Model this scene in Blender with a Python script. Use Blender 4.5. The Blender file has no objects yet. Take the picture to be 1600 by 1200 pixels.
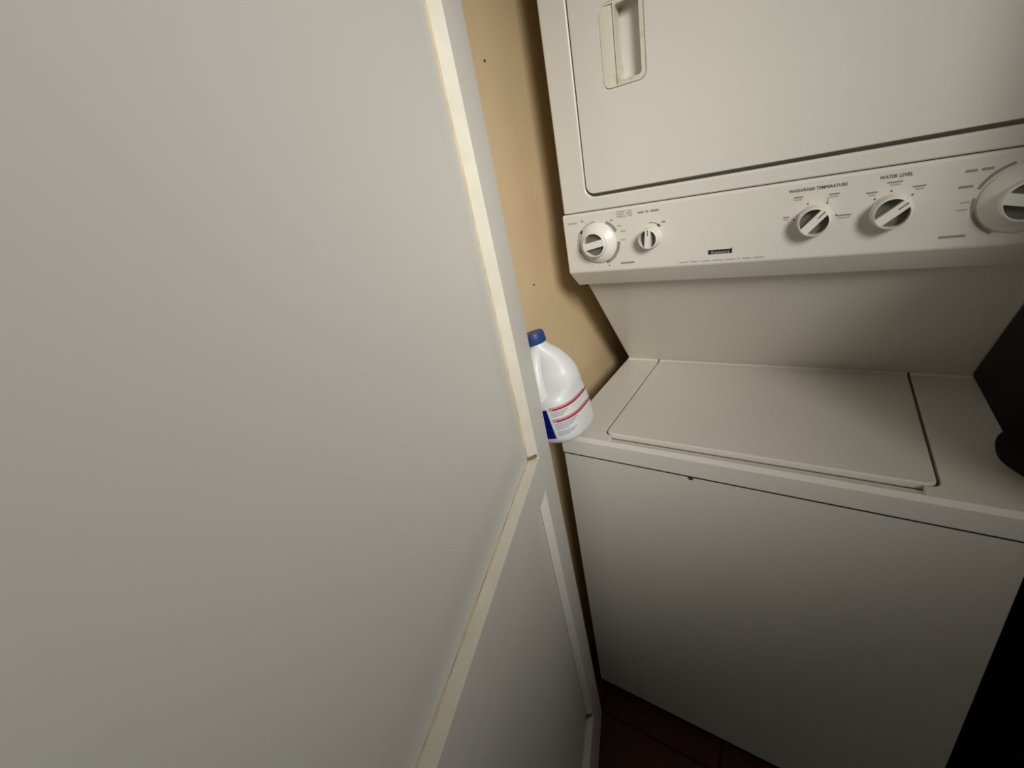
import bpy, bmesh, math, random
from mathutils import Vector, Matrix

random.seed(7)
PI = math.pi
scene = bpy.context.scene
COL = scene.collection

# ------------------------------------------------------------------ camera
cam_d = bpy.data.cameras.new('camera')
cam_d.sensor_fit = 'HORIZONTAL'
cam_d.sensor_width = 36.0
cam_d.lens = 675.66 * 36.0 / 1600.0
cam_d.clip_start = 0.01
cam = bpy.data.objects.new('camera', cam_d)
COL.objects.link(cam)
_r = Vector((0.820417, 0.541117, -0.184687))
_d = Vector((0.08621, -0.436389, -0.895619))
_f = Vector((-0.565229, 0.718859, -0.40467))
cam.matrix_world = Matrix(((_r.x, -_d.x, -_f.x, 0.427598),
                           (_r.y, -_d.y, -_f.y, -0.675963),
                           (_r.z, -_d.z, -_f.z, 1.345453),
                           (0, 0, 0, 1)))
scene.camera = cam

# ------------------------------------------------------------------ world, lamps, exposure
w = bpy.data.worlds.new('world')
scene.world = w
w.use_nodes = True
w.node_tree.nodes['Background'].inputs['Color'].default_value = (1.0, 0.97, 0.89, 1)
w.node_tree.nodes['Background'].inputs['Strength'].default_value = 0.075

def spot(name, loc, target, energy, color, size_deg, blend, radius):
    l = bpy.data.lights.new(name, 'SPOT')
    l.energy = energy
    l.color = color
    l.spot_size = math.radians(size_deg)
    l.spot_blend = blend
    l.shadow_soft_size = radius
    o = bpy.data.objects.new(name, l)
    COL.objects.link(o)
    o.location = loc
    o.rotation_euler = (Vector(target) - Vector(loc)).to_track_quat('-Z', 'Y').to_euler()
    return o

spot('unseen_spot_lamp', (1.56, -1.46, 2.147), (0.170, -0.130, 1.340), 228, (1.0, 0.972, 0.91), 35.5, 1.0, 0.38)  # unseen lamp; tight cone stands in for shade cast from behind the camera

scene.view_settings.view_transform = 'Standard'
scene.view_settings.look = 'None'
scene.view_settings.exposure = 0.0
scene.view_settings.gamma = 1.0
scene.view_settings.use_curve_mapping = False

# ------------------------------------------------------------------ materials
def mat(name, col, rough=0.5, var=0.0, scale=6.0, bump=0.0, bscale=200.0, coat=0.0, spec=0.5, stain=None, metallic=0.0):
    m = bpy.data.materials.new(name)
    m.use_nodes = True
    nt = m.node_tree
    b = nt.nodes['Principled BSDF']
    b.inputs['Roughness'].default_value = rough
    b.inputs['Base Color'].default_value = (*col, 1)
    b.inputs['Metallic'].default_value = metallic
    b.inputs['Specular IOR Level'].default_value = spec
    if coat:
        b.inputs['Coat Weight'].default_value = coat
        b.inputs['Coat Roughness'].default_value = 0.12
    tc = nt.nodes.new('ShaderNodeTexCoord')
    if var or stain:
        nz = nt.nodes.new('ShaderNodeTexNoise')
        nz.inputs['Scale'].default_value = scale
        nz.inputs['Detail'].default_value = 5
        nt.links.new(tc.outputs['Object'], nz.inputs['Vector'])
        rp = nt.nodes.new('ShaderNodeValToRGB')
        if stain:
            rp.color_ramp.elements[0].position = stain[1]
            rp.color_ramp.elements[1].position = stain[2]
            rp.color_ramp.elements[0].color = (*col, 1)
            rp.color_ramp.elements[1].color = (*stain[0], 1)
        else:
            rp.color_ramp.elements[0].position = 0.3
            rp.color_ramp.elements[1].position = 0.7
            rp.color_ramp.elements[0].color = (*[c * (1 - var) for c in col], 1)
            rp.color_ramp.elements[1].color = (*[min(1, c * (1 + var)) for c in col], 1)
        nt.links.new(nz.outputs['Fac'], rp.inputs['Fac'])
        nt.links.new(rp.outputs['Color'], b.inputs['Base Color'])
    if bump:
        n2 = nt.nodes.new('ShaderNodeTexNoise')
        n2.inputs['Scale'].default_value = bscale
        n2.inputs['Detail'].default_value = 3
        nt.links.new(tc.outputs['Object'], n2.inputs['Vector'])
        bp = nt.nodes.new('ShaderNodeBump')
        bp.inputs['Strength'].default_value = bump
        bp.inputs['Distance'].default_value = 0.001
        nt.links.new(n2.outputs['Fac'], bp.inputs['Height'])
        nt.links.new(bp.outputs['Normal'], b.inputs['Normal'])
    return m

M = {
    'enamel': mat('white_enamel', (0.69, 0.665, 0.60), 0.24, var=0.015, scale=3, bump=0.03, bscale=120),
    'deck': mat('white_enamel_deck', (0.72, 0.69, 0.63), 0.38, var=0.02, scale=4, bump=0.08, bscale=300),
    'plastic': mat('white_plastic', (0.78, 0.75, 0.69), 0.30, var=0.01),
    'panel': mat('control_panel_white', (0.70, 0.675, 0.61), 0.30, var=0.01),
    'pull': mat('pull_plastic_ivory', (0.68, 0.64, 0.54), 0.42, stain=((0.36, 0.25, 0.11), 0.60, 0.78), scale=22),
    'gap_shade_and_fittings': mat('dark_gap_shade_and_fittings', (0.03, 0.028, 0.025), 0.7),  # shade of the seam gaps as colour; also dark hinges, clip and bolt
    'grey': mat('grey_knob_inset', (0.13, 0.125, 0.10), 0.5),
    'print': mat('grey_print', (0.27, 0.255, 0.225), 0.6),
    'print_dark': mat('dark_print', (0.10, 0.095, 0.085), 0.6),
    'print_light': mat('light_grey_print', (0.42, 0.40, 0.355), 0.6),
    'badge': mat('dark_badge', (0.018, 0.018, 0.03), 0.35),
    'silver': mat('silver_badge_print', (0.42, 0.41, 0.40), 0.35),
    'door': mat('door_paint', (0.775, 0.755, 0.71), 0.42, var=0.012, scale=2.5, bump=0.05, bscale=90),
    'cream': mat('yellowed_cream_paint', (0.72, 0.68, 0.57), 0.45, var=0.05, scale=30, bump=0.15, bscale=160),
    'caulk': mat('ochre_caulk', (0.62, 0.51, 0.31), 0.6, var=0.15, scale=40),
    'brown': mat('brown_bare_wood', (0.23, 0.15, 0.06), 0.7, var=0.2, scale=90),
    'wall': mat('beige_wall_paint', (0.60, 0.455, 0.27), 0.75, var=0.05, scale=5, bump=0.2, bscale=140),
    'wall_grey': mat('grey_wall_paint', (0.55, 0.54, 0.50), 0.8, var=0.05, scale=5, bump=0.2, bscale=140),
    'white_wall': mat('white_wall_paint', (0.62, 0.60, 0.56), 0.8, var=0.03, scale=5),
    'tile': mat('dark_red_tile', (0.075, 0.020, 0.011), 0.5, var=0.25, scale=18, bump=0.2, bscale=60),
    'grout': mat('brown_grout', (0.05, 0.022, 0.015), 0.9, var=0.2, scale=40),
    'hdpe': mat('white_bottle_plastic', (0.76, 0.78, 0.78), 0.38),
    'cap': mat('blue_cap_plastic', (0.020, 0.055, 0.20), 0.45),
    'blue': mat('blue_label', (0.0, 0.004, 0.16), 0.4),
    'red': mat('red_label_stripe', (0.36, 0.02, 0.05), 0.5),
    'pink': mat('pink_label_stripe', (0.58, 0.30, 0.32), 0.5),
    'label_text': mat('grey_label_text', (0.42, 0.42, 0.50), 0.5),
    'label_white': mat('white_label_edge', (0.74, 0.74, 0.80), 0.4),
    'black': mat('black_bag_plastic', (0.004, 0.004, 0.004), 0.7, spec=0.1),
    'nail': mat('dark_nail', (0.03, 0.025, 0.02), 0.6),
    'rust': mat('rust_stain', (0.30, 0.21, 0.10), 0.7, var=0.2, scale=120),
    'rubber': mat('black_rubber', (0.02, 0.02, 0.02), 0.8),
}
M['hdpe'].node_tree.nodes['Principled BSDF'].inputs['Subsurface Weight'].default_value = 0.15
M['hdpe'].node_tree.nodes['Principled BSDF'].inputs['Subsurface Radius'].default_value = (0.01, 0.01, 0.01)
M['hdpe'].node_tree.nodes['Principled BSDF'].inputs['Subsurface Scale'].default_value = 0.5

# ------------------------------------------------------------------ helpers
def obj(name, bm, m, parent=None, smooth=False, bevel=0.0, seg=3, angle=40):
    bmesh.ops.recalc_face_normals(bm, faces=bm.faces)
    me = bpy.data.meshes.new(name)
    bm.to_mesh(me)
    bm.free()
    for mm in (m if isinstance(m, (list, tuple)) else [m]):
        me.materials.append(M[mm])
    o = bpy.data.objects.new(name, me)
    COL.objects.link(o)
    if parent:
        o.parent = parent
    if smooth or bevel:
        me.polygons.foreach_set('use_smooth', [True] * len(me.polygons))
        me.set_sharp_from_angle(angle=math.radians(angle)) if not bevel else None
    if bevel:
        b = o.modifiers.new('bevel', 'BEVEL')
        b.width = bevel
        b.segments = seg
        b.limit_method = 'ANGLE'
        b.angle_limit = math.radians(35)
        b.harden_normals = True
    return o

def box(x0, x1, y0, y1, z0, z1, bm=None):
    bm = bm or bmesh.new()
    vs = [bm.verts.new((x, y, z)) for x in (x0, x1) for y in (y0, y1) for z in (z0, z1)]
    for f in ((0, 1, 3, 2), (4, 6, 7, 5), (0, 4, 5, 1), (2, 3, 7, 6), (0, 2, 6, 4), (1, 5, 7, 3)):
        bm.faces.new([vs[i] for i in f])
    return bm

def prism(pts, axis, a0, a1, bm=None):
    """extrude a polygon: axis 'x' takes (y,z) points, 'y' takes (x,z), 'z' takes (x,y)"""
    bm = bm or bmesh.new()
    def P(p, a):
        return {'x': (a, p[0], p[1]), 'y': (p[0], a, p[1]), 'z': (p[0], p[1], a)}[axis]
    A = [bm.verts.new(P(p, a0)) for p in pts]
    Bv = [bm.verts.new(P(p, a1)) for p in pts]
    bm.faces.new(A)
    bm.faces.new(Bv[::-1])
    n = len(pts)
    for i in range(n):
        bm.faces.new((A[i], A[(i + 1) % n], Bv[(i + 1) % n], Bv[i]))
    return bm

def rrect(x0, x1, y0, y1, r, n=6):
    pts = []
    for cx, cy, a in ((x1 - r, y1 - r, 0), (x0 + r, y1 - r, 90), (x0 + r, y0 + r, 180), (x1 - r, y0 + r, 270)):
        for i in range(n + 1):
            t = math.radians(a + 90 * i / n)
            pts.append((cx + r * math.cos(t), cy + r * math.sin(t)))
    return pts

def cut(o, cutters):
    """boolean-difference cutters (bmesh) from o, bake, and drop the cutters"""
    for bm in cutters:
        bmesh.ops.recalc_face_normals(bm, faces=bm.faces)
        me = bpy.data.meshes.new('cut')
        bm.to_mesh(me)
        bm.free()
        c = bpy.data.objects.new('cut', me)
        COL.objects.link(c)
        md = o.modifiers.new('cut', 'BOOLEAN')
        md.operation = 'DIFFERENCE'
        md.solver = 'EXACT'
        md.object = c
        bpy.context.view_layer.update()
        dg = bpy.context.evaluated_depsgraph_get()
        nm = bpy.data.meshes.new_from_object(o.evaluated_get(dg))
        o.modifiers.remove(md)
        old = o.data
        o.data = nm
        bpy.data.meshes.remove(old)
        bpy.data.objects.remove(c)
        bpy.data.meshes.remove(me)
    return o

def add_bevel(o, width, seg=3, ang=35):
    o.data.polygons.foreach_set('use_smooth', [True] * len(o.data.polygons))
    b = o.modifiers.new('bevel', 'BEVEL')
    b.width = width
    b.segments = seg
    b.limit_method = 'ANGLE'
    b.angle_limit = math.radians(ang)
    b.harden_normals = True
    b.use_clamp_overlap = True
    return o

def lathe(prof, n=40, bm=None):
    """prof: (radius, height) pairs about local +Z"""
    bm = bm or bmesh.new()
    rings = []
    for r, z in prof:
        if r < 1e-6:
            rings.append([bm.verts.new((0, 0, z))])
        else:
            rings.append([bm.verts.new((r * math.cos(2 * PI * i / n), r * math.sin(2 * PI * i / n), z)) for i in range(n)])
    for a, b in zip(rings, rings[1:]):
        for i in range(n):
            j = (i + 1) % n
            if len(a) == 1 and len(b) == 1:
                continue
            if len(a) == 1:
                bm.faces.new((a[0], b[i], b[j]))
            elif len(b) == 1:
                bm.faces.new((a[i], a[j], b[0]))
            else:
                bm.faces.new((a[i], a[j], b[j], b[i]))
    for ring in (rings[0], rings[-1]):
        if len(ring) > 1:
            bm.faces.new(ring)
    return bm

def tube(path, radii, n=16, bm=None, flat=1.0):
    bm = bm or bmesh.new()
    rings = []
    path = [Vector(p) for p in path]
    for i, p in enumerate(path):
        t = (path[min(i + 1, len(path) - 1)] - path[max(i - 1, 0)]).normalized()
        u = t.cross(Vector((0, 1, 0)))
        u = u.normalized() if u.length > 1e-4 else Vector((1, 0, 0))
        v = t.cross(u).normalized()
        r = radii[i] if isinstance(radii, (list, tuple)) else radii
        rings.append([bm.verts.new(p + r * math.cos(2 * PI * k / n) * u + r * flat * math.sin(2 * PI * k / n) * v) for k in range(n)])
    for a, b in zip(rings, rings[1:]):
        for i in range(n):
            j = (i + 1) % n
            bm.faces.new((a[i], a[j], b[j], b[i]))
    bm.faces.new(rings[0])
    bm.faces.new(rings[-1])
    return bm

def empty(name, loc=(0, 0, 0), mtx=None):
    o = bpy.data.objects.new(name, None)
    COL.objects.link(o)
    o.empty_display_size = 0.05
    if mtx is not None:
        o.matrix_world = mtx
    else:
        o.location = loc
    return o

def tag(o, label=None, cat=None, group=None, kind=None):
    if label: o['label'] = label
    if cat: o['category'] = cat
    if group: o['group'] = group
    if kind: o['kind'] = kind
    return o

def struct(o, label, cat):
    return tag(o, label, cat, kind='structure')

# ------------------------------------------------------------------ setting
FZ = -0.015
WX = -0.077           # inner face of left wall
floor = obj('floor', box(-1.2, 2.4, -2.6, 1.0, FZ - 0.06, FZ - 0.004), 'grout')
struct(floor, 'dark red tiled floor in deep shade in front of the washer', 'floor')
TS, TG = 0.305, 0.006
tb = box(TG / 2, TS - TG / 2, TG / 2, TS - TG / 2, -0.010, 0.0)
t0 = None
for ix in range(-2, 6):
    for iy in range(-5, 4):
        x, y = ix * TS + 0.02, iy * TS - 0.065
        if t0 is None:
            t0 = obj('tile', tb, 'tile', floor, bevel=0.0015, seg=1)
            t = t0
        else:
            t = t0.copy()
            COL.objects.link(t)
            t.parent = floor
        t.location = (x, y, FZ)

wl = obj('wall_left', box(WX - 0.1, WX, -0.06, 0.86, FZ, 2.42), 'wall')
struct(wl, 'beige painted side wall between the white door and the dryer', 'wall')
def nail(y, z):
    bm = lathe([(0.0, 0.0), (0.0022, 0.0), (0.0022, 0.0012), (0.0, 0.0018)], 10)
    o = obj('nail', bm, 'nail', wl)
    o.matrix_world = Matrix.Translation((WX, y, z)) @ Matrix.Rotation(PI / 2, 4, 'Y')
nail(0.0715, 1.550)
nail(0.1095, 1.152)
wb = obj('wall_back', box(WX, 0.95, 0.86, 0.94, FZ, 2.42), 'wall_grey')
struct(wb, 'grey closet wall behind the stacked washer and dryer', 'wall')
wr = obj('wall_right', box(0.95, 1.05, -0.06, 0.94, FZ, 2.42), 'wall_grey')
struct(wr, 'dark grey closet wall in shadow right of the washer', 'wall')
wf = obj('wall_front_left', box(-1.1, -0.035, -0.17, -0.06, FZ, 2.42), 'white_wall')
struct(wf, 'white wall return hidden behind the open door', 'wall')
wf2 = obj('wall_front_right', box(0.825, 1.25, -0.17, -0.06, FZ, 2.42), 'white_wall')
struct(wf2, 'white wall return at right side of the closet opening', 'wall')
wh = obj('wall_header', box(-0.035, 0.825, -0.17, -0.06, 2.06, 2.42), 'white_wall')
struct(wh, 'white wall strip above the closet opening', 'wall')
ce = obj('ceiling', box(-1.1, 1.25, -0.17, 0.94, 2.42, 2.50), 'white_wall')
struct(ce, 'white ceiling over the laundry closet', 'ceiling')

# ------------------------------------------------------------------ open panel door
DO = Vector((0.03026, -0.070584, -0.003))
DH = Vector((0.320509, -0.947235, -0.004497))
DZ = Vector((-0.012908, -0.009115, 0.999875))
DN = DZ.cross(DH).normalized()
dm = Matrix(((DH.x, DN.x, DZ.x, DO.x), (DH.y, DN.y, DZ.y, DO.y), (DH.z, DN.z, DZ.z, DO.z), (0, 0, 0, 1)))
door = empty('door_1', mtx=dm)
struct(door, 'white painted panel door standing open at left with cream panel edges', 'door')
DW, DHT, TH = 0.80, 2.03, 0.036
SW = 0.083
def stile(x_out, x_in):
    r, sg = 0.004, (1 if x_in > x_out else -1)
    pts = [(x_in, 0.0)] + [(x_out + sg * (r - r * math.sin(i * PI / 10)), -r + r * math.cos(i * PI / 10)) for i in range(6)]
    pts += [(x_out + sg * (r - r * math.cos(i * PI / 10)), -TH + r - r * math.sin(i * PI / 10)) for i in range(6)] + [(x_in, -TH)]
    return obj('stile', prism(pts, 'z', 0, DHT), 'door', door, smooth=True, angle=40)
stile(0, SW)
stile(DW, DW - SW)
ZB, ZL0, ZL1, ZT = 0.131, 0.842, 0.9126, 1.93
for z0, z1, nm in ((0, ZB, 'bottom_rail'), (ZL0, ZL1, 'lock_rail'), (ZT, DHT, 'top_rail')):
    obj(nm, box(SW, DW - SW, -TH, 0.0, z0, z1), 'door', door)
GD, FD, BW = 0.017, 0.011, 0.052     # groove depth, field depth, width of the sloping border
def panel(z0, z1):
    bm = bmesh.new()
    x0, x1 = SW, DW - SW
    def ring(i, y):
        return [bm.verts.new((x0 + i, y, z0 + i)), bm.verts.new((x1 - i, y, z0 + i)), bm.verts.new((x1 - i, y, z1 - i)), bm.verts.new((x0 + i, y, z1 - i))]
    rs = [ring(0, -TH + GD), ring(0, -GD), ring(0.012, -GD), ring(0.012 + BW * 0.75, -FD - 0.0012), ring(0.012 + BW, -FD), ring(0.012 + BW + 0.02, -FD)]
    for a, b in zip(rs, rs[1:]):
        for i in range(4):
            bm.faces.new((a[i], a[(i + 1) % 4], b[(i + 1) % 4], b[i]))
    bm.faces.new(rs[-1])
    bm.faces.new(rs[0][::-1])
    return obj('panel', bm, 'door', door, smooth=True, angle=30)
def mould(z0, z1, m):
    x0, x1 = SW, DW - SW
    k, y1 = (0.0115 if m == 'cream' else 0.004), -GD + 0.001
    # each strip: a small wedge lining one side of the recess
    def strip(a, b, ia, ib, mm):
        bm = bmesh.new()
        va = [bm.verts.new(v) for v in ((a[0], -0.0004, a[1]), (ia[0], y1, ia[1]), (a[0], y1, a[1]))]
        vb = [bm.verts.new(v) for v in ((b[0], -0.0004, b[1]), (ib[0], y1, ib[1]), (b[0], y1, b[1]))]
        bm.faces.new(va); bm.faces.new(vb)
        for i in range(3):
            bm.faces.new((va[i], va[(i + 1) % 3], vb[(i + 1) % 3], vb[i]))
        o = obj('moulding', bm, mm, door)
        if mm == 'cream':
            o['label'] = 'yellowed cream edge strip of the recessed panel'
        return o
    g = 0.0105
    strip((x0, z0 + g), (x0, z1), (x0 + k, z0 + g), (x0 + k, z1 - k), m)
    strip((x1, z0), (x1, z1), (x1 - k, z0 + k), (x1 - k, z1 - k), m)
    strip((x0, z0), (x1, z0), (x0 + k, z0 + 0.004), (x1 - k, z0 + 0.004), m)
    strip((x0, z1), (x1, z1), (x0 + k, z1 - k), (x1 - k, z1 - k), m)
panel(ZL1, ZT)
panel(ZB, ZL0)
mould(ZL1, ZT, 'cream')
mould(ZB, ZL0, 'door')
# caulk bead in the groove of the upper panel, a bare chip in its lower corner
bm = tube([(SW + 0.0125 + random.uniform(-.0004, .0004), -GD + 0.0006, ZL1 + 0.03 + i * 0.04) for i in range(25)],
          [random.uniform(0.0012, 0.0021) for i in range(25)], 8)
obj('caulk_bead', bm, 'caulk', door, smooth=True)['label'] = 'ochre caulk line along the panel edge'
bm = tube([(SW + 0.02 + i * 0.02, -GD + 0.0006, ZL1 + 0.0045 + random.uniform(-.0006, .0006)) for i in range(30)],
          [random.choice((0.0003, 0.0003, 0.0004, 0.0012, 0.0018)) for i in range(30)], 8)
obj('caulk_bead', bm, 'caulk', door, smooth=True)['label'] = 'patchy ochre caulk along the lower panel edge'
bm = prism([(SW + 0.0008, -0.002), (SW + 0.0135, -GD), (SW + 0.0008, -GD)], 'z', ZL1 + 0.003, ZL1 + 0.0105)
obj('chipped_corner', bm, 'brown', door)['label'] = 'bare brown chip in the panel corner'
bm = prism([(SW + 0.0008, -0.002), (SW + 0.0135, -GD), (SW + 0.0008, -GD)], 'z', ZB + 0.001, ZB + 0.0105)
obj('chipped_corner', bm, 'brown', door)['label'] = 'bare brown chip in the lower panel corner'
def scuff(s, z, L, ang, y, wd=0.0006):
    bm = box(-L / 2, L / 2, -0.0001, 0.00015, -wd / 2, wd / 2)
    o = obj('scuff_mark', bm, 'nail', door)
    o.matrix_parent_inverse = Matrix()
    o.location = (s, y, z)
    o.rotation_euler = (0, ang, 0)
scuff(0.011, 0.955, 0.003, 0.3, 0, 0.002)
scuff(0.27, 0.52, 0.010, 1.2, -FD)

# ------------------------------------------------------------------ laundry centre
W = 0.686
DY = 0.138            # dryer front plane
lc = empty('laundry_center', (0, 0, FZ))
tag(lc, 'white stacked washer with dryer above and a row of control knobs between', 'washer dryer')
LC = []
def part(name, bm, m, parent=None, **k):
    o = obj(name, bm, m, None, **k)
    LC.append((o, parent))
    return o

wc = part('washer_cabinet', box(0, W, 0, 0.70, 0.012, 0.8085), 'enamel', bevel=0.0015, seg=2)
part('seam_shade_strip', box(0.001, W - 0.001, -0.0006, 0.69, 0.8080, 0.8118), 'gap_shade_and_fittings')  # dark strip flush in the gap, painted shade between cabinet and deck
for x in (0.05, W - 0.05):
    for y in (0.05, 0.64):
        b = lathe([(0.0, 0), (0.022, 0), (0.02, 0.012), (0.010, 0.014), (0.010, 0.03), (0, 0.03)], 20)
        f_ = part('leveling_foot', b, 'rubber', smooth=True)
        f_.location = (x, y, FZ)

# deck with lid opening and finger groove
ZD = 0.854
deck = part('washer_top', prism([(-0.002, 0.8115), (-0.002, 0.846), (0.004, ZD), (0.66, ZD), (0.70, ZD), (0.70, 0.8115)], 'x', -0.001, W + 0.001), 'deck')
LX0, LX1, LY0, LY1 = 0.088, 0.590, 0.0315, 0.432
cut(deck, [prism(rrect(LX0 - 0.003, LX1 + 0.0045, LY0 - 0.004, LY1 + 0.01, 0.016), 'z', ZD - 0.020, ZD + 0.02),
           prism([(0.0050, ZD + 0.01), (0.0060, ZD - 0.0032), (0.040, ZD - 0.0125), (0.04, ZD + 0.01)], 'x', 0.102, 0.575)])
add_bevel(deck, 0.0028, 3)
# rolled upstand at the rear of the deck
b = prism([(0.404, ZD - 0.004), (0.409, ZD + 0.0005), (0.4145, ZD + 0.004), (0.416, ZD + 0.010), (0.45, ZD + 0.010), (0.45, ZD - 0.004)], 'x', 0.001, LX0 - 0.003)
prism([(0.404, ZD - 0.004), (0.409, ZD + 0.0005), (0.4145, ZD + 0.004), (0.416, ZD + 0.010), (0.45, ZD + 0.010), (0.45, ZD - 0.004)], 'x', LX0 + 0.0, LX1, b)
prism([(0.404, ZD - 0.004), (0.409, ZD + 0.0005), (0.4145, ZD + 0.004), (0.416, ZD + 0.010), (0.45, ZD + 0.010), (0.45, ZD - 0.004)], 'x', LX1 + 0.004, W - 0.001, b)
part('deck_upstand', b, 'deck', smooth=True, angle=60)
# lid, with a down-turned front lip
lid = part('lid', prism(rrect(LX0, LX1, LY0, LY1 - 0.026, 0.014), 'z', ZD - 0.012, ZD + 0.0016), 'deck', bevel=0.003, seg=4)
for x in (LX0 - 0.0015, LX1 + 0.002):
    b = lathe([(0, 0), (0.0032, 0), (0.0032, 0.012), (0, 0.012)], 12)
    h_ = part('lid_hinge', b, 'gap_shade_and_fittings', smooth=True)
    h_.location = (x, 0.4145, ZD + 0.001)
b = lathe([(0, 0), (0.0035, 0.0005), (0.004, 0.002), (0, 0.003)], 10)
o = part('seam_clip', b, 'gap_shade_and_fittings')
o.matrix_world = Matrix.Translation((0.263, -0.0005, 0.8075)) @ Matrix.Rotation(PI / 2, 4, 'X')

# sloping back panel
part('back_panel', prism([(0.196, 1.135), (0.412, ZD + 0.002), (0.70, ZD + 0.002), (0.70, 1.135)], 'x', 0.002, W - 0.002), 'enamel', bevel=0.004)
# dryer cabinet
DZ0, DZ1 = 1.2795, 1.93
dc = part('dryer_cabinet', box(0, W, DY, 0.72, DZ0, DZ1), 'enamel')
OX0, OX1, OZ0, OZ1 = 0.052, W - 0.052, 1.3035, 1.87
cut(dc, [prism(rrect(OX0, OX1, OZ0, OZ1, 0.017), 'y', DY - 0.03, DY + 0.02)])
add_bevel(dc, 0.004, 4)
part('dryer_seam', box(0.004, W - 0.004, DY + 0.004, 0.70, 1.2775, 1.2805), 'gap_shade_and_fittings')
# dryer door
PX0, PX1, PZ0, PZ1 = 0.1065, 0.1755, 1.4625, 1.574
def ring_plate(outer, inner, y0, y1):
    bm = bmesh.new()
    rows = [[bm.verts.new((p[0], y, p[1])) for p in pts] for pts, y in ((outer, y0), (inner, y0), (inner, y1), (outer, y1))]
    n = len(outer)
    for a_, b_ in zip(rows, rows[1:] + rows[:1]):
        for i in range(n):
            bm.faces.new((a_[i], a_[(i + 1) % n], b_[(i + 1) % n], b_[i]))
    return bm
dd = part('dryer_door', ring_plate(rrect(OX0 + 0.0032, OX1 - 0.0032, OZ0 + 0.0055, OZ1 - 0.003, 0.014), rrect(PX0, PX1, PZ0, PZ1, 0.011), DY - 0.003, DY + 0.018), 'enamel')
add_bevel(dd, 0.0025, 4)
# pull: ivory insert with a shallow ledge and a deep finger pocket
pl_ = part('door_pull', prism(rrect(PX0 + 0.0003, PX1 - 0.0003, PZ0 + 0.0003, PZ1 - 0.0003, 0.0108), 'y', DY - 0.0040, DY + 0.058), 'pull', dd)
cut(pl_, [prism([(PX0 + 0.003, DY - 0.0045), (PX0 + 0.003, DY - 0.012), (0.1295, DY - 0.012), (0.1295, DY - 0.001)], 'z', PZ0 + 0.003, PZ1 - 0.003),
          prism(rrect(0.1318, 0.1695, PZ0 + 0.0075, PZ1 - 0.0055, 0.006), 'y', DY - 0.03, DY + 0.046)])
add_bevel(pl_, 0.0018, 3)
rs_ = part('rust_stain', prism([(0.1655, 1.4735), (0.1685, 1.4760), (0.1688, 1.4960), (0.1672, 1.5010), (0.1655, 1.4900), (0.1640, 1.4780)], 'y', DY + 0.0452, DY + 0.0462), 'rust', pl_)

# control panel
cp = part('control_panel', prism([(DY, 1.164), (DY - 0.0015, 1.166), (DY - 0.0015, 1.2755), (DY + 0.002, 1.2785), (0.40, 1.2785), (0.40, 1.131), (0.172, 1.131)], 'x', -0.003, W + 0.003), 'panel', bevel=0.003, seg=3)
b = lathe([(0, 0), (0.0045, 0), (0.0045, 0.006), (0.003, 0.009), (0, 0.009)], 14)
o = part('bolt', b, 'gap_shade_and_fittings')
o.matrix_world = Matrix.Translation((0.006, 0.19, 1.124)) @ Matrix.Rotation(PI, 4, 'X')
o.matrix_world = Matrix.Translation((0.006, 0.19, 1.133)) @ Matrix.Rotation(PI, 4, 'X')

# knobs: local frame with +Z out of the panel, +X to the right
PY = DY - 0.0015
def knob(x, z, ang, skirt, grip, h0, h1, slot=False):
    base = Matrix.Translation((x, PY, z)) @ Matrix.Rotation(PI / 2, 4, 'X')
    if skirt:
        prof = [(0, -0.001), (skirt, -0.001), (skirt, 0.0025), (skirt * 0.96, 0.0045), (grip * 1.22, h0 * 0.8), (grip * 1.06, h0), (grip, h0 + 0.0008),
                (grip, h1 - 0.0015), (grip - 0.0015, h1), (0, h1)]
    else:
        prof = [(0, -0.001), (grip * 1.15, -0.001), (grip * 1.12, h0), (grip, h1 - 0.0015), (grip - 0.0015, h1), (0, h1)]
    k = part('knob', lathe(prof, 48), 'plastic', cp, smooth=True)
    # finger recesses either side of the bar
    hb = grip * 0.27
    rr = grip * 0.90
    cutters, insets = [], []
    dep = (h1 - h0) * 0.8 if skirt else (h1 - h0) * 0.75
    for s in (1, -1):
        a0 = math.asin(hb / rr)
        pts = [(rr * math.cos(a0 + (PI - 2 * a0) * i / 20), s * rr * math.sin(a0 + (PI - 2 * a0) * i / 20)) for i in range(21)]
        cutters.append(prism(pts, 'z', h1 - dep, h1 + 0.01))
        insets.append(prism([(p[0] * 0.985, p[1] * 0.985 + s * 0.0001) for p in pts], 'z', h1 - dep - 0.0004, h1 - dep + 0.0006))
    cut(k, cutters)
    k.matrix_world = base @ Matrix.Rotation(ang, 4, 'Z')
    k.data.polygons.foreach_set('use_smooth', [True] * len(k.data.polygons))
    k.data.set_sharp_from_angle(angle=math.radians(35))
    for bm_ in insets:
        i_ = part('finger_recess', bm_, 'grey', k)
        i_.matrix_world = k.matrix_world.copy()
    if slot:
        s_ = part('pointer_line', box(grip * 0.35, grip * 0.95, -0.0008, 0.0008, h1 - 0.0003, h1 + 0.0002), 'grey', k)
        s_.matrix_world = k.matrix_world.copy()
    return k
KZ = 1.2203
knob(0.0672, KZ, math.radians(10), 0.0368, 0.0230, 0.011, 0.024)
knob(0.1690, KZ, math.radians(84), 0, 0.0170, 0.003, 0.021, True)
knob(0.4120, KZ, math.radians(47), 0, 0.0200, 0.003, 0.023, True)
knob(0.4985, KZ + 0.001, math.radians(39), 0, 0.0205, 0.003, 0.023, True)
knob(0.6210, KZ, math.radians(-14), 0.0395, 0.0240, 0.013, 0.027)

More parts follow.
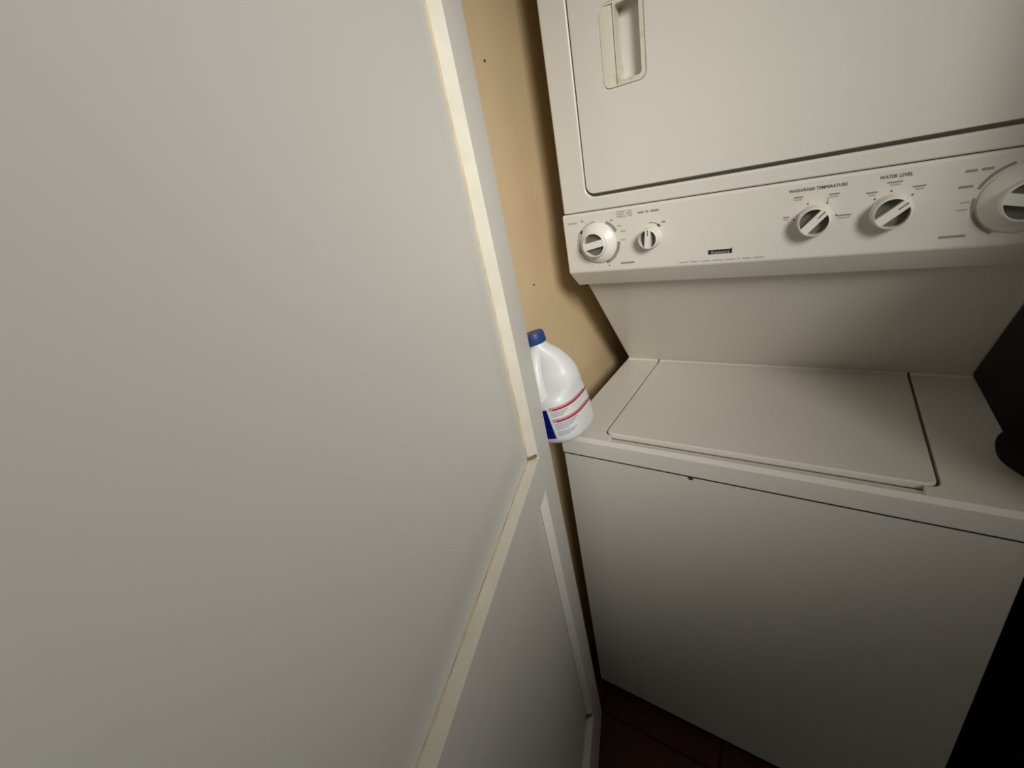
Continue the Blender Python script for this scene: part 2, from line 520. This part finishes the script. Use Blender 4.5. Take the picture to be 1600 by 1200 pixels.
# printing on the panel (flat ink, a hair proud of the plastic)
PF = PY - 0.00025
def pmark(bm, m, name='printed_mark'):
    return part(name, bm, m, cp)
def bar(x0, x1, z, h, m='print_light', slope=0.0):
    pmark(prism([(x0, z - h / 2), (x1, z - h / 2 + slope), (x1, z + h / 2 + slope), (x0, z + h / 2)], 'y', PF, PF + 0.0004), m)
def words(x0, x1, z, h, frac, m='print_light'):
    """an illegible printed line: word-length bars"""
    tot = sum(frac) + 0.16 * (len(frac) - 1)
    x = x0
    for f in frac:
        wd = (x1 - x0) * f / tot
        bar(x, x + wd, z, h, m)
        x += wd + (x1 - x0) * 0.16 / tot
def arc(cx, cz, r0, r1, a0, a1, m='print_light', taper=1.0):
    n = max(6, int(abs(a1 - a0) / 5))
    o_, i_ = [], []
    for k in range(n + 1):
        t = math.radians(a0 + (a1 - a0) * k / n)
        re = r0 + (r1 - r0) * (1 + (taper - 1) * k / n)
        o_.append((cx + re * math.cos(t), cz + re * math.sin(t)))
        i_.append((cx + r0 * math.cos(t), cz + r0 * math.sin(t)))
    bm = bmesh.new()
    vo = [bm.verts.new((p[0], PF, p[1])) for p in o_]
    vi = [bm.verts.new((p[0], PF, p[1])) for p in i_]
    uo = [bm.verts.new((p[0], PF + 0.0004, p[1])) for p in o_]
    ui = [bm.verts.new((p[0], PF + 0.0004, p[1])) for p in i_]
    for k in range(n):
        bm.faces.new((vo[k], vo[k + 1], vi[k + 1], vi[k]))
        bm.faces.new((uo[k], uo[k + 1], vo[k + 1], vo[k]))
        bm.faces.new((ui[k], vi[k], vi[k + 1], ui[k + 1]))
        bm.faces.new((uo[k], ui[k], ui[k + 1], uo[k + 1]))
    bm.faces.new((vo[0], vi[0], ui[0], uo[0]))
    bm.faces.new((vo[n], uo[n], ui[n], vi[n]))
    pmark(bm, m)
def dot(x, z, r=0.0012, m='print_dark'):
    pmark(prism([(x + r * math.cos(i * PI / 4), z + r * math.sin(i * PI / 4)) for i in range(8)], 'y', PF, PF + 0.0004), m)
def text(s, x0, x1, z, h, m='print', bold=0.0):
    cu = bpy.data.curves.new('t', 'FONT')
    cu.body = s
    cu.size = 1.0
    cu.offset = bold
    cu.resolution_u = 2
    to = bpy.data.objects.new('t', cu)
    COL.objects.link(to)
    bpy.context.view_layer.update()
    me = bpy.data.meshes.new_from_object(to.evaluated_get(bpy.context.evaluated_depsgraph_get()))
    bpy.data.objects.remove(to)
    bpy.data.curves.remove(cu)
    xs = [v.co.x for v in me.vertices]
    ys = [v.co.y for v in me.vertices]
    sx = (x1 - x0) / (max(xs) - min(xs))
    sz = h / (max(ys) - min(ys))
    mx, my = min(xs), min(ys)
    for v in me.vertices:
        v.co = (x0 + (v.co.x - mx) * sx, PF - 0.0001, z - h / 2 + (v.co.y - my) * sz)
    me.materials.append(M[m])
    o = bpy.data.objects.new('printed_lettering', me)
    COL.objects.link(o)
    LC.append((o, cp))
    return o

# left dryer timer
kx = 0.0672
arc(kx, KZ, 0.0385, 0.0445, 25, 62, 'print', 0.8)
arc(kx, KZ, 0.0385, 0.0415, 95, 150, 'print_light')
arc(kx, KZ, 0.0375, 0.0440, 140, 205, 'print_light')
arc(kx, KZ, 0.0380, 0.0400, 205, 300, 'print_light')
arc(kx, KZ, 0.0385, 0.0435, 290, 358, 'print', 1.2)
for a in (118, 150, 168, 182, 196, 232, 250, 268, 300, 318, 336, 2):
    t = math.radians(a)
    dot(kx + 0.0455 * math.cos(t), KZ + 0.0445 * math.sin(t), 0.0011, 'print_light')
dot(kx + 0.019, KZ - 0.0445, 0.0014, 'print_dark')
words(0.0085, 0.0275, 1.2615, 0.0030, [1], 'print_light')
dot(0.0385, 1.2635, 0.0030, 'print_light')
for i in range(3):
    words(0.1085, 0.1375, 1.2712 - i * 0.0042, 0.0026, [0.6, 0.5] if i % 2 else [0.8, 0.4], 'print_light')
words(0.1483, 0.1855, 1.2652, 0.0032, [0.5, 0.25, 0.7], 'print')
words(0.1090, 0.1360, 1.1785, 0.0034, [1], 'print')
words(0.0945, 0.1010, 1.2585, 0.0035, [1], 'print_light')
words(0.1080, 0.1160, 1.2470, 0.0030, [1], 'print_light')
words(0.1140, 0.1235, 1.2370, 0.0030, [1], 'print_light')
words(0.1150, 0.1220, 1.2215, 0.0024, [1], 'print_light')
# small signal knob
arc(0.1690, KZ, 0.0245, 0.0262, 62, 95, 'print')
arc(0.1690, KZ, 0.0225, 0.0265, 45, 60, 'print_dark')
words(0.1895, 0.1955, 1.2445, 0.0032, [1], 'print')
# badge and line below it
part('badge', prism([(0.2655, 1.1822), (0.3022, 1.1822), (0.3022, 1.1905), (0.2990, 1.1890), (0.2655, 1.1890)], 'y', PY - 0.0009, PY + 0.0002), 'badge', cp)
PFs = PF; PF = PY - 0.00105
text('Kenmore', 0.2705, 0.2985, 1.1850, 0.0046, 'silver', 0.01)
PF = PFs
words(0.2175, 0.3490, 1.1715, 0.0024, [0.8, 0.55, 0.12, 0.7, 0.9, 0.75, 0.2, 0.7, 0.8], 'print_light')
# washer temperature knob
text('WASH/RINSE TEMPERATURE', 0.3774, 0.4472, 1.2647, 0.0044, 'print_dark', 0.02)
for a, xx, zz, wd in ((112, 0.3838, 1.2535, 0.012), (58, 0.4270, 1.2520, 0.012), (172, 0.3720, 1.2270, 0.008), (8, 0.4390, 1.2215, 0.016)):
    t = math.radians(a)
    dot(0.4120 + 0.0262 * math.cos(t), KZ + 0.0262 * math.sin(t), 0.0013)
    bar(xx, xx + wd, zz + 0.0016, 0.0022, 'print')
    bar(xx + 0.0005, xx + wd - 0.001, zz - 0.0018, 0.0022, 'print_light')
bar(0.4250, 0.4262, 1.2460, 0.0060, 'print', 0.002)
# water level knob
text('WATER LEVEL', 0.4815, 0.5151, 1.2662, 0.0044, 'print_dark', 0.02)
for a, xx, zz, wd in ((96, 0.4900, 1.2570, 0.016), (135, 0.4690, 1.2470, 0.012), (45, 0.5170, 1.2480, 0.013)):
    t = math.radians(a)
    dot(0.4985 + 0.0275 * math.cos(t), KZ + 0.0275 * math.sin(t), 0.0013)
    bar(xx, xx + wd, zz + 0.0016, 0.0022, 'print')
    bar(xx + 0.003, xx + wd - 0.002, zz - 0.0018, 0.0022, 'print_light')
# right washer timer
kx = 0.6210
arc(kx, KZ, 0.0425, 0.0460, 108, 158, 'print')
arc(kx, KZ, 0.0415, 0.0450, 172, 242, 'print', 1.2)
arc(kx, KZ, 0.0425, 0.0460, 20, 70, 'print')
arc(kx, KZ, 0.0425, 0.0450, 290, 350, 'print')
words(0.5645, 0.5895, 1.2597, 0.0030, [0.5, 0.5], 'print')
words(0.5610, 0.5745, 1.2413, 0.0030, [1], 'print')
words(0.5660, 0.5745, 1.2225, 0.0022, [1], 'print_light')
words(0.5640, 0.5740, 1.2135, 0.0022, [1], 'print_light')
words(0.5520, 0.5778, 1.1808, 0.0032, [1], 'print')

# parent everything
bpy.context.view_layer.update()
for o, p in LC:
    p = p or lc
    mw = o.matrix_world.copy()
    o.parent = p
    bpy.context.view_layer.update()
    o.matrix_world = mw

# ------------------------------------------------------------------ bleach bottle
BT = 0.216
bz = Matrix.Translation((0.0055, 0.020, 0.8555)) @ Matrix.Rotation(math.radians(-12), 4, 'Y') @ Matrix.Rotation(math.radians(92), 4, 'Z') @ Matrix.Diagonal((1.20, 1.20, 1.05, 1))
bottle = empty('bleach_bottle', mtx=bz)
tag(bottle, 'white plastic bleach jug with blue cap leaning on the washer corner', 'bottle')
# key rings: z, left x, right x, half depth
KR = [(0.0, -0.044, 0.044, 0.0382), (0.003, -0.05, 0.05, 0.0435), (0.01, -0.054, 0.054, 0.0472), (0.02, -0.0555, 0.0555, 0.0482), (0.06, -0.0555, 0.055, 0.0482), (0.08, -0.055, 0.0535, 0.0479), (0.092, -0.053, 0.0525, 0.0466), (0.101, -0.046, 0.0515, 0.047), (0.11, -0.028, 0.05, 0.0455), (0.122, -0.013, 0.048, 0.0435), (0.138, -0.01, 0.044, 0.04), (0.154, -0.011, 0.038, 0.035), (0.168, -0.013, 0.031, 0.029), (0.18, -0.015, 0.0225, 0.0215), (0.188, -0.0155, 0.0165, 0.0165), (0.198, -0.0145, 0.0145, 0.0145)]
def ringpar(z):
    for a, b in zip(KR, KR[1:]):
        if a[0] <= z <= b[0]:
            t = (z - a[0]) / (b[0] - a[0])
            return [a[i] + (b[i] - a[i]) * t for i in (1, 2, 3)]
    return list(KR[-1][1:])
def bpt(th, z, off=0.0):
    l, r, d = ringpar(z)
    e = 0.72
    c, s = math.cos(th), math.sin(th)
    cx, a = (l + r) / 2, (r - l) / 2 + off
    return Vector((cx + a * math.copysign(abs(c) ** e, c), (d + off) * math.copysign(abs(s) ** e, s), z))
NB = 56
bm = bmesh.new()
zs = []
for a, b in zip(KR, KR[1:]):
    zs += [a[0], (a[0] + b[0]) / 2]
zs.append(KR[-1][0])
rings = [[bm.verts.new(bpt(2 * PI * i / NB, z)) for i in range(NB)] for z in zs]
for a, b in zip(rings, rings[1:]):
    for i in range(NB):
        bm.faces.new((a[i], a[(i + 1) % NB], b[(i + 1) % NB], b[i]))
bm.faces.new(rings[0])
bm.faces.new(rings[-1])
body = obj('body', bm, 'hdpe', bottle, smooth=True, angle=70)
hp = [(-0.004, 0, 0.186), (-0.014, 0, 0.181), (-0.023, 0, 0.170), (-0.031, 0, 0.152), (-0.0375, 0, 0.130), (-0.0415, 0, 0.110), (-0.043, 0, 0.092), (-0.042, 0, 0.078)]
obj('handle', tube(hp, [0.010, 0.0115, 0.0115, 0.0112, 0.0112, 0.0112, 0.0105, 0.009], 18, flat=1.2), 'hdpe', bottle, smooth=True, angle=70)
cb = lathe([(0, 0.194), (0.0176, 0.194), (0.0181, 0.195), (0.0178, 0.2135), (0.0165, BT), (0, BT)], 40)
cap = obj('cap', cb, 'cap', bottle, smooth=True)
cap['label'] = 'dark blue screw cap'
rb = bmesh.new()
for i in range(36):
    t = 2 * PI * i / 36
    c_, s_ = math.cos(t), math.sin(t)
    r0, r1, hw = 0.0172, 0.0184, 0.0006
    vs = []
    for z in (0.196, 0.2125):
        for (rr, ww) in ((r0, -hw), (r1, -hw * 0.6), (r1, hw * 0.6), (r0, hw)):
            vs.append(rb.verts.new((rr * c_ - ww * s_, rr * s_ + ww * c_, z)))
    for f in ((0, 1, 2, 3), (7, 6, 5, 4), (0, 4, 5, 1), (1, 5, 6, 2), (2, 6, 7, 3)):
        rb.faces.new([vs[k] for k in f])
obj('cap_ribs', rb, 'cap', cap)
def patch(name, m, t0, t1, z0, z1, off=0.0004, nt=14, nz=4, slope=0.0):
    """a thin label piece wrapped on the bottle wall, angles in degrees"""
    bm = bmesh.new()
    def grid(o_):
        return [[bm.verts.new(bpt(math.radians(t0 + (t1 - t0) * i / nt), z0 + (z1 - z0) * j / nz + slope * i / nt, o_)) for i in range(nt + 1)] for j in range(nz + 1)]
    A, Bq = grid(off), grid(-0.0008)
    for g in (A, Bq):
        for j in range(nz):
            for i in range(nt):
                bm.faces.new((g[j][i], g[j][i + 1], g[j + 1][i + 1], g[j + 1][i]))
    for i in range(nt):
        bm.faces.new((A[0][i], A[0][i + 1], Bq[0][i + 1], Bq[0][i]))
        bm.faces.new((A[nz][i], A[nz][i + 1], Bq[nz][i + 1], Bq[nz][i]))
    for j in range(nz):
        bm.faces.new((A[j][0], A[j + 1][0], Bq[j + 1][0], Bq[j][0]))
        bm.faces.new((A[j][nt], A[j + 1][nt], Bq[j + 1][nt], Bq[j][nt]))
    return obj(name, bm, m, bottle, smooth=True)
lb = patch('front_label', 'blue', 122, 187, 0.016, 0.078, 0.0005)
lb['label'] = 'deep blue label panel'
patch('label_border', 'label_white', 187, 191, 0.016, 0.078, 0.0005, 3)
for k, z in enumerate((0.074, 0.050)):
    patch('label_stripe', 'pink', 192, 279, z, z + 0.0068, 0.0007, 24)
    patch('label_stripe', 'red', 199, 294, z + 0.0002, z + 0.0036, 0.0010, 24)
for z, t1 in ((0.069, 285), (0.0655, 279), (0.062, 270), (0.0455, 300), (0.042, 294), (0.0385, 286), (0.035, 274), (0.0285, 292), (0.025, 284), (0.0215, 270)):
    patch('label_text_line', 'label_text', 193, t1 + -51, z, z + 0.0020, 0.0004, 8, 1)

# ------------------------------------------------------------------ black bag in the gap right of the washer
BR = [(FZ, 0.812, 0.080, 0.070), (0.02, 0.812, 0.108, 0.100), (0.15, 0.812, 0.114, 0.112), (0.40, 0.812, 0.112, 0.108), (0.65, 0.810, 0.108, 0.102), (0.78, 0.806, 0.103, 0.096),
      (0.8575, 0.803, 0.101, 0.090), (0.863, 0.768, 0.112, 0.088), (0.878, 0.763, 0.117, 0.086), (0.896, 0.768, 0.108, 0.076), (0.918, 0.783, 0.086, 0.062), (0.935, 0.795, 0.055, 0.042), (0.948, 0.800, 0.020, 0.018),
      (0.965, 0.800, 0.014, 0.013), (0.985, 0.802, 0.030, 0.026)]
bm = bmesh.new()
NS = 40
rings = []
for z, cx, rx, ry in BR:
    ring = []
    for i in range(NS):
        t = 2 * PI * i / NS
        n = 1 - 0.035 + 0.025 * math.sin(5 * t + 9 * z) + 0.012 * math.sin(8 * t - 14 * z)
        ring.append(bm.verts.new((cx + rx * n * math.cos(t), 0.112 + ry * n * math.sin(t), z)))
    rings.append(ring)
for a_, b_ in zip(rings, rings[1:]):
    for i in range(NS):
        bm.faces.new((a_[i], a_[(i + 1) % NS], b_[(i + 1) % NS], b_[i]))
bm.faces.new(rings[0])
bm.faces.new(rings[-1])
bag = obj('black_bag', bm, 'black', None, smooth=True, angle=180)
sd = bag.modifiers.new('smooth', 'SUBSURF')
sd.levels = sd.render_levels = 2
tag(bag, 'black bag standing in the gap and bulging over the right edge of the washer', 'bag')
